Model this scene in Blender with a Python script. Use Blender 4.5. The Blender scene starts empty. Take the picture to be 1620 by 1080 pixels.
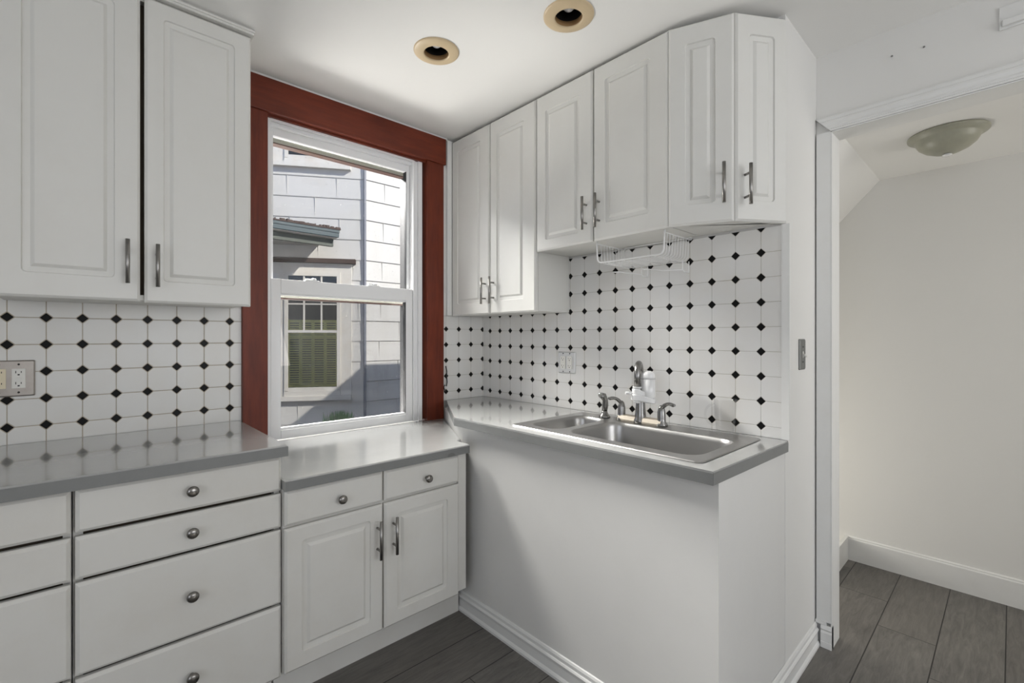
import bpy, bmesh, math, random
from mathutils import Vector, Matrix
random.seed(7)
PI = math.pi
sc = bpy.context.scene
COL = sc.collection

# ------------------------------------------------------------------ camera
cam = bpy.data.cameras.new('camera')
cam.sensor_width = 36.0
cam.lens = 735.406 / 1620 * 36.0
cam.shift_y = (533.338 - 540) / 1620
cam.clip_start = 0.02
cam_o = bpy.data.objects.new('camera', cam)
COL.objects.link(cam_o)
YAW = 0.82228
cam_o.location = (-1.9107, -2.32877, 1.305)
cam_o.rotation_euler = (PI / 2, 0, YAW - PI / 2)
sc.camera = cam_o

# ------------------------------------------------------------------ view, world, sun, daylight, added fill
sc.view_settings.view_transform = 'Standard'
sc.view_settings.look = 'None'
sc.view_settings.gamma = 1.0
sc.view_settings.use_curve_mapping = False
sc.view_settings.exposure = 0.0

world = bpy.data.worlds.new('world')
sc.world = world
world.use_nodes = True
bg = world.node_tree.nodes['Background']
bg.inputs[0].default_value = (0.44, 0.62, 1.0, 1)
bg.inputs[1].default_value = 0.85

def light(name, kind, energy, loc=(0, 0, 0), direction=(0, 0, -1), color=(1, 1, 1), size=None, angle=None, spread=None):
    l = bpy.data.lights.new(name, kind)
    l.energy = energy
    l.color = color
    if size:
        l.shape = 'RECTANGLE'
        l.size, l.size_y = size
    if spread: l.spread = math.radians(spread)
    if angle is not None:
        l.angle = angle
    o = bpy.data.objects.new(name, l)
    COL.objects.link(o)
    o.location = loc
    o.rotation_euler = Vector(direction).to_track_quat('-Z', 'Y').to_euler()
    return o

light('sun', 'SUN', 5.6, direction=(-0.35, 0.75, -0.50), color=(1.0, 0.955, 0.89), angle=0.009)
# unseen area lights added outside the window, behind the camera, at the hall end
light('fill_window_top', 'AREA', 325, (-1.25, 1.05, 3.15), (0.12, -1.0, -1.05), (1.0, 0.98, 0.945), (1.7, 1.0), spread=80)  # hidden lamp above the window outside, added to boost the light coming in
light('fill_ground_bounce', 'AREA', 70, (-1.75, 2.45, 0.05), (0.32, -1.0, 0.62), (1.0, 0.975, 0.93), (2.6, 0.9), spread=100)  # lamp added low outdoors, imitates light bounced up to the ceiling
light('fill_left', 'AREA', 23, (-4.10, -3.0, 1.45), (1, 0.10, 0.60), (1.0, 0.97, 0.925), (2.2, 1.5))  # added fill in a made-up opening of the left wall
light('fill_back', 'AREA', 43, (-0.75, -5.10, 1.5), (0.0, 1, 0.75), (1.0, 0.97, 0.925), (2.1, 1.5))  # fill lamp added behind the camera, its back opening is invented
light('fill_hall', 'AREA', 15, (0.98, -4.40, 1.60), (0, 1, -0.1), (1.0, 0.97, 0.93), (0.7, 1.4))  # extra lamp before the solid end wall, brightens the hall
light('daylight_stairs', 'AREA', 9.5, (0.90, -0.62, 0.46), (-0.08, -1, -0.05), (1.0, 0.96, 0.89), (0.6, 0.5))

# ------------------------------------------------------------------ materials
MATS = {}
def nt_mat(name):
    m = bpy.data.materials.new(name)
    m.use_nodes = True
    MATS[name] = m
    nt = m.node_tree
    return m, nt, nt.nodes['Principled BSDF']

def nd(nt, t, **kw):
    n = nt.nodes.new(t)
    for k, v in kw.items():
        setattr(n, k, v)
    return n

def math_n(nt, op, a, b=None, c=None):
    n = nt.nodes.new('ShaderNodeMath')
    n.operation = op
    for i, v in enumerate((a, b, c)):
        if v is None: continue
        if isinstance(v, (int, float)): n.inputs[i].default_value = v
        else: nt.links.new(v, n.inputs[i])
    return n.outputs[0]

def mixc(nt, fac, a, b):
    n = nt.nodes.new('ShaderNodeMix')
    n.data_type = 'RGBA'
    if isinstance(fac, (int, float)): n.inputs[0].default_value = fac
    else: nt.links.new(fac, n.inputs[0])
    for i, v in ((6, a), (7, b)):
        if isinstance(v, tuple): n.inputs[i].default_value = (*v, 1)
        else: nt.links.new(v, n.inputs[i])
    return n.outputs[2]

def simple(name, col, rough=0.5, metal=0.0, spec=0.5, mottle=0.0, mscale=6.0, col2=None, bump=0.0, bscale=60.0, stretch=None, coat=0.0):
    m, nt, p = nt_mat(name)
    p.inputs['Base Color'].default_value = (*col, 1)
    p.inputs['Roughness'].default_value = rough
    p.inputs['Metallic'].default_value = metal
    p.inputs['Specular IOR Level'].default_value = spec
    p.inputs['Coat Weight'].default_value = coat
    if mottle > 0 or bump > 0:
        tc = nd(nt, 'ShaderNodeTexCoord')
        src = tc.outputs['Object']
        if stretch:
            mp = nd(nt, 'ShaderNodeMapping')
            mp.inputs['Scale'].default_value = stretch
            nt.links.new(src, mp.inputs[0]); src = mp.outputs[0]
    if mottle > 0:
        n = nd(nt, 'ShaderNodeTexNoise')
        n.inputs['Scale'].default_value = mscale
        n.inputs['Detail'].default_value = 8
        n.inputs['Roughness'].default_value = 0.65
        nt.links.new(src, n.inputs['Vector'])
        r = nd(nt, 'ShaderNodeMapRange')
        r.inputs[1].default_value = 0.45; r.inputs[2].default_value = 0.75
        nt.links.new(n.outputs[0], r.inputs[0])
        f = math_n(nt, 'MULTIPLY', r.outputs[0], mottle)
        c2 = col2 or tuple(c * 0.7 for c in col)
        nt.links.new(mixc(nt, f, col, c2), p.inputs['Base Color'])
    if bump > 0:
        n = nd(nt, 'ShaderNodeTexNoise')
        n.inputs['Scale'].default_value = bscale
        n.inputs['Detail'].default_value = 4
        nt.links.new(src, n.inputs['Vector'])
        b = nd(nt, 'ShaderNodeBump')
        b.inputs['Strength'].default_value = bump
        b.inputs['Distance'].default_value = 0.002
        nt.links.new(n.outputs[0], b.inputs['Height'])
        nt.links.new(b.outputs[0], p.inputs['Normal'])
    return m

simple('cabinet_white', (0.69, 0.685, 0.65), 0.38, mottle=0.25, mscale=5, col2=(0.60, 0.58, 0.53))
simple('cabinet_worn', (0.65, 0.642, 0.605), 0.42, mottle=0.35, mscale=4, col2=(0.55, 0.52, 0.46), bump=0.05, bscale=25)
simple('inside_gap_shade', (0.10, 0.08, 0.055), 0.8)
simple('wall_paint', (0.735, 0.728, 0.70), 0.55, bump=0.12, bscale=55, mottle=0.15, mscale=3, col2=(0.66, 0.655, 0.63))
simple('halfwall_paint', (0.70, 0.694, 0.67), 0.5, bump=0.25, bscale=22, mottle=0.3, mscale=3, col2=(0.60, 0.595, 0.57))
simple('ceiling_paint', (0.84, 0.835, 0.81), 0.6, bump=0.10, bscale=70)
simple('trim_paint', (0.74, 0.74, 0.72), 0.35, mottle=0.2, mscale=9, col2=(0.62, 0.60, 0.56))
simple('vinyl_white', (0.80, 0.80, 0.80), 0.3)
simple('vinyl_cream', (0.42, 0.42, 0.36), 0.45)
simple('brown_edge', (0.06, 0.025, 0.016), 0.5)
simple('laminate_grey', (0.34, 0.345, 0.335), 0.13, spec=1.0, coat=0.5, mottle=0.3, mscale=9, col2=(0.40, 0.40, 0.39), bump=0.04, bscale=120)
simple('laminate_edge_shade', (0.20, 0.205, 0.20), 0.35, mottle=0.3, mscale=20, col2=(0.16, 0.16, 0.155))  # same grey as the top, darkened to paint the shaded edge
simple('patch_dark', (0.15, 0.15, 0.145), 0.6)
simple('nickel', (0.30, 0.29, 0.275), 0.30, metal=1.0, bump=0.06, bscale=40, stretch=(1, 1, 14))
simple('nickel_knob', (0.25, 0.24, 0.225), 0.25, metal=1.0)
simple('faucet_nickel', (0.27, 0.265, 0.255), 0.27, metal=1.0)
simple('faucet_warm', (0.34, 0.305, 0.25), 0.5, metal=0.55)
simple('plate_bright', (0.62, 0.62, 0.60), 0.38, metal=0.6)
simple('plate_steel', (0.40, 0.37, 0.34), 0.35, metal=0.9, mottle=0.4, mscale=20, col2=(0.28, 0.24, 0.21))
simple('plate_grey', (0.17, 0.175, 0.165), 0.45, metal=0.3)
simple('chrome', (0.62, 0.62, 0.61), 0.15, metal=1.0)
simple('device_white', (0.72, 0.71, 0.66), 0.4)
simple('device_aged', (0.70, 0.62, 0.45), 0.45)
simple('slot_black', (0.01, 0.01, 0.01), 0.6)
simple('plastic_white', (0.80, 0.80, 0.79), 0.22, coat=0.3)
simple('wire_white', (0.80, 0.80, 0.79), 0.3)
simple('can_ring', (0.62, 0.49, 0.31), 0.4, mottle=0.2, mscale=15)
simple('can_lip', (0.36, 0.22, 0.10), 0.4)
simple('can_black', (0.008, 0.008, 0.008), 0.5)
simple('bulb', (0.65, 0.65, 0.66), 0.25)
simple('dome_glass', (0.36, 0.355, 0.28), 0.35, mottle=0.5, mscale=9, col2=(0.20, 0.21, 0.17))
simple('rubber_black', (0.012, 0.012, 0.012), 0.5)
simple('siding', (0.54, 0.53, 0.50), 0.6, mottle=0.35, mscale=2.2, col2=(0.42, 0.40, 0.33), stretch=(1, 1, 0.5))
simple('siding_joint', (0.10, 0.10, 0.095), 0.8)
simple('ext_blocker', (0.10, 0.085, 0.075), 0.7)
simple('ext_joint', (0.42, 0.41, 0.38), 0.8)
simple('ext_trim', (0.58, 0.56, 0.51), 0.6, mottle=0.5, mscale=8, col2=(0.48, 0.42, 0.34))
simple('ext_teal', (0.012, 0.034, 0.042), 0.4)
simple('ext_green', (0.045, 0.055, 0.042), 0.6)
simple('ext_brown', (0.055, 0.035, 0.028), 0.8)
simple('ext_wire', (0.13, 0.14, 0.17), 0.5)
simple('shutter_olive', (0.72, 0.69, 0.30), 0.5)
simple('ext_dark', (0.012, 0.015, 0.018), 0.6)
simple('grass', (0.05, 0.17, 0.03), 0.7)
simple('soil', (0.04, 0.04, 0.03), 0.9, mottle=0.5, mscale=5)
simple('roof_shingle', (0.12, 0.11, 0.10), 0.9)

def sink_steel():
    m, nt, p = nt_mat('sink_steel')
    p.inputs['Base Color'].default_value = (0.42, 0.415, 0.405, 1)
    p.inputs['Metallic'].default_value = 1.0
    p.inputs['Roughness'].default_value = 0.34
    tc = nd(nt, 'ShaderNodeTexCoord')
    mp = nd(nt, 'ShaderNodeMapping'); mp.inputs['Scale'].default_value = (120, 4, 4)
    n = nd(nt, 'ShaderNodeTexNoise'); n.inputs['Scale'].default_value = 3
    nt.links.new(tc.outputs['Object'], mp.inputs[0]); nt.links.new(mp.outputs[0], n.inputs['Vector'])
    b = nd(nt, 'ShaderNodeBump'); b.inputs['Strength'].default_value = 0.05; b.inputs['Distance'].default_value = 0.001
    nt.links.new(n.outputs[0], b.inputs['Height']); nt.links.new(b.outputs[0], p.inputs['Normal'])
sink_steel()

def red_wood(name, axis):
    m, nt, p = nt_mat(name)
    tc = nd(nt, 'ShaderNodeTexCoord')
    mp = nd(nt, 'ShaderNodeMapping')
    s = [9, 9, 9]; s[axis] = 0.9
    mp.inputs['Scale'].default_value = s
    nt.links.new(tc.outputs['Object'], mp.inputs[0])
    n = nd(nt, 'ShaderNodeTexNoise'); n.inputs['Scale'].default_value = 5; n.inputs['Detail'].default_value = 7
    n.inputs['Roughness'].default_value = 0.7
    nt.links.new(mp.outputs[0], n.inputs['Vector'])
    n2 = nd(nt, 'ShaderNodeTexNoise'); n2.inputs['Scale'].default_value = 3.0
    nt.links.new(tc.outputs['Object'], n2.inputs['Vector'])
    f = math_n(nt, 'ADD', math_n(nt, 'MULTIPLY', n.outputs[0], 0.7), math_n(nt, 'MULTIPLY', n2.outputs[0], 0.5))
    r = nd(nt, 'ShaderNodeMapRange'); r.inputs[1].default_value = 0.35; r.inputs[2].default_value = 0.85
    nt.links.new(f, r.inputs[0])
    nt.links.new(mixc(nt, r.outputs[0], (0.065, 0.011, 0.005), (0.20, 0.036, 0.014)), p.inputs['Base Color'])
    p.inputs['Roughness'].default_value = 0.42
    p.inputs['Specular IOR Level'].default_value = 0.3
red_wood('red_wood_v', 2)
red_wood('red_wood_h', 0)

S = 0.0945
def tile_mat(name, axis, tile, grout, gw):
    m, nt, p = nt_mat(name)
    tc = nd(nt, 'ShaderNodeTexCoord')
    sx = nd(nt, 'ShaderNodeSeparateXYZ')
    nt.links.new(tc.outputs['Object'], sx.inputs[0])
    def cell(o):
        a = math_n(nt, 'DIVIDE', o, S)
        return math_n(nt, 'ABSOLUTE', math_n(nt, 'SUBTRACT', a, math_n(nt, 'ROUND', a)))
    fa, fb = cell(sx.outputs[axis]), cell(sx.outputs[2])
    l1 = math_n(nt, 'ADD', fa, fb)
    mn = math_n(nt, 'MINIMUM', fa, fb)
    dia = math_n(nt, 'LESS_THAN', l1, 0.172)
    ring = math_n(nt, 'LESS_THAN', l1, 0.172 + gw * 2.6)
    line = math_n(nt, 'LESS_THAN', mn, gw)
    g = math_n(nt, 'MAXIMUM', line, ring)
    n = nd(nt, 'ShaderNodeTexNoise'); n.inputs['Scale'].default_value = 7; n.inputs['Detail'].default_value = 5
    nt.links.new(tc.outputs['Object'], n.inputs['Vector'])
    r = nd(nt, 'ShaderNodeMapRange'); r.inputs[1].default_value = 0.4; r.inputs[2].default_value = 0.8
    nt.links.new(n.outputs[0], r.inputs[0])
    tcol = mixc(nt, math_n(nt, 'MULTIPLY', r.outputs[0], 0.35), tile, tuple(c * k for c, k in zip(tile, (0.90, 0.85, 0.78))))
    gcol = mixc(nt, r.outputs[0], grout, tuple(c * k for c, k in zip(grout, (0.8, 0.72, 0.55))))
    c = mixc(nt, g, tcol, gcol)
    c = mixc(nt, dia, c, (0.010, 0.010, 0.010))
    nt.links.new(c, p.inputs['Base Color'])
    p.inputs['Roughness'].default_value = 0.30
    nt.links.new(math_n(nt, 'SUBTRACT', 0.5, math_n(nt, 'MULTIPLY', dia, 0.42)), p.inputs['Specular IOR Level'])
    # rounded tile edges: height falls towards the grout
    m1 = nd(nt, 'ShaderNodeMapRange'); m1.inputs[1].default_value = gw * 0.5; m1.inputs[2].default_value = gw * 2.2
    nt.links.new(mn, m1.inputs[0])
    dd = math_n(nt, 'ABSOLUTE', math_n(nt, 'SUBTRACT', l1, 0.172 + gw * 1.3))
    m2 = nd(nt, 'ShaderNodeMapRange'); m2.inputs[1].default_value = gw * 0.9; m2.inputs[2].default_value = gw * 2.6
    nt.links.new(dd, m2.inputs[0])
    ins = math_n(nt, 'MAXIMUM', m1.outputs[0], dia)
    h = math_n(nt, 'MULTIPLY', ins, m2.outputs[0])
    b = nd(nt, 'ShaderNodeBump'); b.inputs['Strength'].default_value = 0.5; b.inputs['Distance'].default_value = 0.0015
    nt.links.new(h, b.inputs['Height']); nt.links.new(b.outputs[0], p.inputs['Normal'])
tile_mat('tile_left', 0, (0.70, 0.695, 0.67), (0.40, 0.36, 0.29), 0.016)
tile_mat('tile_corner', 0, (0.71, 0.705, 0.685), (0.50, 0.49, 0.46), 0.011)
tile_mat('tile_right', 1, (0.71, 0.705, 0.685), (0.50, 0.49, 0.46), 0.011)

def floor_mat():
    m, nt, p = nt_mat('grey_planks')
    tc = nd(nt, 'ShaderNodeTexCoord')
    sx = nd(nt, 'ShaderNodeSeparateXYZ'); nt.links.new(tc.outputs['Object'], sx.inputs[0])
    L = 1.45
    ry = math_n(nt, 'DIVIDE', math_n(nt, 'SUBTRACT', -0.113, sx.outputs[1]), 0.1997)
    row = math_n(nt, 'FLOOR', ry)
    fy = math_n(nt, 'SUBTRACT', ry, row)
    xs = math_n(nt, 'DIVIDE', math_n(nt, 'ADD', math_n(nt, 'SUBTRACT', sx.outputs[0], 1.01), math_n(nt, 'MULTIPLY', math_n(nt, 'SUBTRACT', row, 8.0), 0.268)), L)
    colm = math_n(nt, 'FLOOR', xs)
    fx = math_n(nt, 'SUBTRACT', xs, colm)
    ey = math_n(nt, 'MINIMUM', fy, math_n(nt, 'SUBTRACT', 1.0, fy))
    ex = math_n(nt, 'MINIMUM', fx, math_n(nt, 'SUBTRACT', 1.0, fx))
    gap = math_n(nt, 'MAXIMUM', math_n(nt, 'LESS_THAN', ey, 0.010), math_n(nt, 'LESS_THAN', ex, 0.0011))
    cv = nd(nt, 'ShaderNodeCombineXYZ'); nt.links.new(row, cv.inputs[0]); nt.links.new(colm, cv.inputs[1])
    wn = nd(nt, 'ShaderNodeTexWhiteNoise'); wn.noise_dimensions = '3D'; nt.links.new(cv.outputs[0], wn.inputs[0])
    # wood grain stretched along the plank, shifted per plank
    off = nd(nt, 'ShaderNodeVectorMath'); off.operation = 'MULTIPLY_ADD'
    nt.links.new(wn.outputs['Color'], off.inputs[0]); off.inputs[1].default_value = (7, 7, 7); nt.links.new(tc.outputs['Object'], off.inputs[2])
    mp = nd(nt, 'ShaderNodeMapping'); mp.inputs['Scale'].default_value = (2.2, 16, 1); nt.links.new(off.outputs[0], mp.inputs[0])
    n1 = nd(nt, 'ShaderNodeTexNoise'); n1.inputs['Scale'].default_value = 3.2; n1.inputs['Detail'].default_value = 9; n1.inputs['Roughness'].default_value = 0.72; n1.inputs['Distortion'].default_value = 0.8
    nt.links.new(mp.outputs[0], n1.inputs['Vector'])
    n2 = nd(nt, 'ShaderNodeTexNoise'); n2.inputs['Scale'].default_value = 2.6; n2.inputs['Detail'].default_value = 3
    nt.links.new(off.outputs[0], n2.inputs['Vector'])
    f = math_n(nt, 'ADD', math_n(nt, 'MULTIPLY', n1.outputs[0], 0.75), math_n(nt, 'MULTIPLY', n2.outputs[0], 0.35))
    r = nd(nt, 'ShaderNodeMapRange'); r.inputs[1].default_value = 0.36; r.inputs[2].default_value = 0.74
    nt.links.new(f, r.inputs[0])
    c = mixc(nt, r.outputs[0], (0.064, 0.060, 0.056), (0.195, 0.186, 0.168))
    c = mixc(nt, math_n(nt, 'MULTIPLY', wn.outputs[0], 0.35), c, (0.14, 0.125, 0.11))
    c = mixc(nt, gap, c, (0.012, 0.011, 0.010))
    nt.links.new(c, p.inputs['Base Color'])
    p.inputs['Roughness'].default_value = 0.48
    b = nd(nt, 'ShaderNodeBump'); b.inputs['Strength'].default_value = 0.25; b.inputs['Distance'].default_value = 0.002
    nt.links.new(math_n(nt, 'SUBTRACT', n1.outputs[0], gap), b.inputs['Height']); nt.links.new(b.outputs[0], p.inputs['Normal'])
floor_mat()

def glass_mat(name, tint=(1, 1, 1), ior=1.45, boost=1.0, dirt=0.0, blend=None):
    m = bpy.data.materials.new(name); m.use_nodes = True; MATS[name] = m
    nt = m.node_tree; nt.nodes.clear()
    out = nd(nt, 'ShaderNodeOutputMaterial')
    tr = nd(nt, 'ShaderNodeBsdfTransparent'); tr.inputs[0].default_value = (*tint, 1)
    gl = nd(nt, 'ShaderNodeBsdfGlossy'); gl.inputs['Roughness'].default_value = 0.01
    if blend is not None:
        lw = nd(nt, 'ShaderNodeLayerWeight'); lw.inputs[0].default_value = blend
        fac = math_n(nt, 'MULTIPLY', lw.outputs['Facing'], boost)
    else:
        fr = nd(nt, 'ShaderNodeFresnel'); fr.inputs[0].default_value = ior
        fac = math_n(nt, 'MULTIPLY', fr.outputs[0], boost)
    mx = nd(nt, 'ShaderNodeMixShader')
    nt.links.new(fac, mx.inputs[0]); nt.links.new(tr.outputs[0], mx.inputs[1]); nt.links.new(gl.outputs[0], mx.inputs[2])
    res = mx.outputs[0]
    if dirt > 0:
        tc = nd(nt, 'ShaderNodeTexCoord')
        n = nd(nt, 'ShaderNodeTexNoise'); n.inputs['Scale'].default_value = 90; n.inputs['Detail'].default_value = 2
        nt.links.new(tc.outputs['Object'], n.inputs['Vector'])
        r = nd(nt, 'ShaderNodeMapRange'); r.inputs[1].default_value = 0.70; r.inputs[2].default_value = 0.76
        nt.links.new(n.outputs[0], r.inputs[0])
        df = nd(nt, 'ShaderNodeBsdfDiffuse'); df.inputs[0].default_value = (0.8, 0.8, 0.8, 1)
        m2 = nd(nt, 'ShaderNodeMixShader')
        nt.links.new(math_n(nt, 'MULTIPLY', r.outputs[0], dirt), m2.inputs[0])
        nt.links.new(res, m2.inputs[1]); nt.links.new(df.outputs[0], m2.inputs[2])
        res = m2.outputs[0]
    nt.links.new(res, out.inputs[0])
glass_mat('window_glass', boost=0.7, dirt=0.25)
glass_mat('neighbour_glass', tint=(0.90, 0.92, 0.88), boost=1.2)
glass_mat('drinking_glass', tint=(0.97, 0.97, 0.97), boost=0.42, blend=0.10)

def screen_mat():
    m = bpy.data.materials.new('insect_mesh'); m.use_nodes = True; MATS['insect_mesh'] = m
    nt = m.node_tree; nt.nodes.clear()
    out = nd(nt, 'ShaderNodeOutputMaterial')
    tr = nd(nt, 'ShaderNodeBsdfTransparent'); df = nd(nt, 'ShaderNodeBsdfDiffuse'); df.inputs[0].default_value = (0.04, 0.04, 0.04, 1)
    tc = nd(nt, 'ShaderNodeTexCoord'); sx = nd(nt, 'ShaderNodeSeparateXYZ'); nt.links.new(tc.outputs['Object'], sx.inputs[0])
    def thread(o):
        a = math_n(nt, 'DIVIDE', o, 0.0016)
        return math_n(nt, 'LESS_THAN', math_n(nt, 'FRACT', a), 0.12)
    f = math_n(nt, 'MAXIMUM', thread(sx.outputs[0]), thread(sx.outputs[2]))
    mx = nd(nt, 'ShaderNodeMixShader'); nt.links.new(f, mx.inputs[0]); nt.links.new(tr.outputs[0], mx.inputs[1]); nt.links.new(df.outputs[0], mx.inputs[2])
    nt.links.new(mx.outputs[0], out.inputs[0])
screen_mat()

# ------------------------------------------------------------------ mesh helpers
ROOT = {}
class MB:
    def __init__(s): s.bm = bmesh.new(); s.mi = 0
    def box(s, x0, x1, y0, y1, z0, z1, M=None, bev=0.0):
        x0, x1 = min(x0, x1), max(x0, x1); y0, y1 = min(y0, y1), max(y0, y1); z0, z1 = min(z0, z1), max(z0, z1)
        co = [(x, y, z) for x in (x0, x1) for y in (y0, y1) for z in (z0, z1)]
        vs = [s.bm.verts.new(M @ Vector(c) if M else c) for c in co]
        fs = [s.bm.faces.new([vs[i] for i in f]) for f in ((0, 1, 3, 2), (4, 6, 7, 5), (0, 4, 5, 1), (2, 3, 7, 6), (0, 2, 6, 4), (1, 5, 7, 3))]
        for f in fs: f.material_index = s.mi
        if bev > 0:
            es = list({e for f in fs for e in f.edges})
            bmesh.ops.bevel(s.bm, geom=es, offset=bev, segments=2, affect='EDGES', profile=0.6)
        return s
    def loops(s, loops, cap0=True, cap1=True, closed=True, smooth=False):
        rows = [[s.bm.verts.new(p) for p in l] for l in loops]
        n = len(rows[0])
        for a, b in zip(rows, rows[1:]):
            for i in range(n if closed else n - 1):
                j = (i + 1) % n
                try:
                    f = s.bm.faces.new((a[i], a[j], b[j], b[i])); f.smooth = smooth; f.material_index = s.mi
                except ValueError: pass
        if cap0: s.bm.faces.new(rows[0][::-1])
        if cap1: s.bm.faces.new(rows[-1])
        return s
    def prism(s, pts, z0, z1, bev=0.0):
        r = [[Vector((x, y, z0)) for x, y in pts], [Vector((x, y, z1)) for x, y in pts]]
        if bev > 0:
            n = len(pts); ins = []
            for i in range(n):
                a, b, c = Vector(pts[i - 1]), Vector(pts[i]), Vector(pts[(i + 1) % n])
                d1, d2 = (b - a).normalized(), (c - b).normalized()
                n1, n2 = Vector((-d1.y, d1.x)), Vector((-d2.y, d2.x))
                k = (n1 + n2) / (1 + n1.dot(n2)) if (1 + n1.dot(n2)) > 0.1 else n1
                ins.append(b + k * bev)
            r[1] = [Vector((x, y, z1 - bev)) for x, y in pts]
            r.append([Vector((p.x, p.y, z1)) for p in ins])
        return s.loops(r)
    def lathe(s, prof, c=(0, 0, 0), axis=(0, 0, 1), n=28, smooth=True, cap=True):
        # prof: (radius, height) list
        q = Vector((0, 0, 1)).rotation_difference(Vector(axis))
        c = Vector(c)
        ls = [[c + q @ Vector((max(r, 1e-5) * math.cos(2 * PI * i / n), max(r, 1e-5) * math.sin(2 * PI * i / n), h)) for i in range(n)] for r, h in prof]
        return s.loops(ls, cap, cap, smooth=smooth)
    def tube(s, pts, r, n=10, smooth=True, radii=None):
        pts = [Vector(p) for p in pts]
        ls = []; up = None
        for i, p in enumerate(pts):
            t = (pts[min(i + 1, len(pts) - 1)] - pts[max(i - 1, 0)]).normalized()
            if up is None:
                up = Vector((0, 0, 1)) if abs(t.z) < 0.9 else Vector((1, 0, 0))
            a = t.cross(up).normalized(); b = a.cross(t).normalized(); up = b
            rr = radii[i] if radii else r
            ls.append([p + (a * math.cos(2 * PI * k / n) + b * math.sin(2 * PI * k / n)) * rr for k in range(n)])
        return s.loops(ls, smooth=smooth)
    def build(s, name, mat, parent=None, origin=None, autosmooth=False):
        org = Vector(origin) if origin is not None else (ROOT[parent.name] if parent else Vector((0, 0, 0)))
        bmesh.ops.recalc_face_normals(s.bm, faces=s.bm.faces)
        bmesh.ops.translate(s.bm, verts=s.bm.verts, vec=-org)
        me = bpy.data.meshes.new(name); s.bm.to_mesh(me); s.bm.free()
        o = bpy.data.objects.new(name, me); COL.objects.link(o)
        for mm in (mat if isinstance(mat, tuple) else (mat,)): me.materials.append(MATS[mm])
        if parent: o.parent = parent
        else: o.location = org
        ROOT[o.name] = org
        return o

def thing(name, loc, label, cat, group=None):
    o = bpy.data.objects.new(name, None); COL.objects.link(o)
    o.location = loc; o.empty_display_size = 0.05
    ROOT[o.name] = Vector(loc)
    return tag(o, label, cat, group)
def tag(o, label, cat, group=None):
    o['label'] = label; o['category'] = cat
    if group: o['group'] = group
    return o
def struct(o): o['kind'] = 'structure'; return o

def rrect(x0, x1, y0, y1, r, n=4):
    pts = []
    for cx, cy, a0 in ((x1 - r, y1 - r, 0), (x0 + r, y1 - r, 90), (x0 + r, y0 + r, 180), (x1 - r, y0 + r, 270)):
        for k in range(n + 1):
            a = math.radians(a0 + 90 * k / n)
            pts.append((cx + r * math.cos(a), cy + r * math.sin(a)))
    return pts

def slab(mb, O, U, Nn, w, h, t, chamfer=0.008, panel=None):
    """raised panel door / drawer front. O = lower back corner, U = along the width, Nn = outward"""
    O, U, Nn = Vector(O), Vector(U).normalized(), Vector(Nn).normalized()
    Z = Vector((0, 0, 1))
    def loop(x0, x1, y0, y1, r, d):
        return [O + U * a + Z * b + Nn * d for a, b in rrect(x0, x1, y0, y1, r)]
    c = chamfer
    L = [loop(0, w, 0, h, .002, 0), loop(0, w, 0, h, .003, t - .008), loop(.0015, w - .0015, .0015, h - .0015, .003, t - .0058), loop(c, w - c, c, h - c, .003, t)]
    if panel:
        ml, mr, mb_, mt = panel
        def pl(i, r, d): return loop(ml + i, w - mr - i, mb_ + i, h - mt - i, r, d)
        L += [pl(0, .012, t), pl(.0025, .011, t - .0055), pl(.019, .001, t - .0072), pl(.0275, .001, t - .0008), pl(.0295, .001, t)]
    mb.loops(L)
    return mb

def bar_handle(parent, P, Nn, zc, length=0.146, mat='nickel'):
    P, Nn = Vector((P[0], P[1], 0)), Vector(Nn).normalized()
    mb = MB()
    c = P + Nn * 0.032
    mb.tube([(c.x, c.y, zc - length / 2), (c.x, c.y, zc + length / 2)], 0.0062, 14)
    for s in (-1, 1):
        z = zc + s * length * 0.28
        mb.tube([(P.x, P.y, z), (c.x, c.y, z)], 0.0045, 10)
    return mb.build('handle', mat, parent)

def knob(parent, P, Nn):
    return MB().lathe([(.007, 0), (.0065, .010), (.010, .014), (.0155, .018), (.0165, .022), (.0145, .027), (.008, .0295), (.0001, .030)], P, Nn, 24).build('knob', 'nickel_knob', parent)

# ================================================================== ROOM SHELL
FL = MB().box(-4.2, 1.6, -5.2, 0.10, -0.06, 0.0).build('floor', 'grey_planks'); struct(FL)

# ceiling slab with two round openings for the recessed lights
CANS = [(-0.817, -0.686), (-0.578, -1.204)]
def plate_with_holes(outer, holes, z0, z1):
    bm = bmesh.new()
    def ring(pts, z): return [bm.verts.new((x, y, z)) for x, y in pts]
    for z in (z0, z1):
        edges = []
        for pts in [outer] + holes:
            vs = ring(pts, z)
            edges += [bm.edges.new((vs[i], vs[(i + 1) % len(vs)])) for i in range(len(vs))]
        bmesh.ops.triangle_fill(bm, edges=edges, use_beauty=True)
    bm.verts.ensure_lookup_table()
    n = sum(len(p) for p in [outer] + holes)
    k = 0
    for pts in [outer] + holes:
        m = len(pts)
        for i in range(m):
            j = (i + 1) % m
            bm.faces.new((bm.verts[k + i], bm.verts[k + j], bm.verts[n + k + j], bm.verts[n + k + i]))
        k += m
    mb = MB(); mb.bm.free(); mb.bm = bm
    return mb
circ = lambda c, r, n=32: [(c[0] + r * math.cos(2 * PI * i / n), c[1] + r * math.sin(2 * PI * i / n)) for i in range(n)]
ce = plate_with_holes([(-4.2, -5.2), (0.505, -5.2), (0.505, 0.15), (-4.2, 0.15)], [circ(c, 0.058) for c in CANS], 2.503, 2.56).build('ceiling', 'ceiling_paint'); struct(ce)

def boxes0(lst):
    m = MB()
    for b in lst: m.box(*b)
    return m
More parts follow.
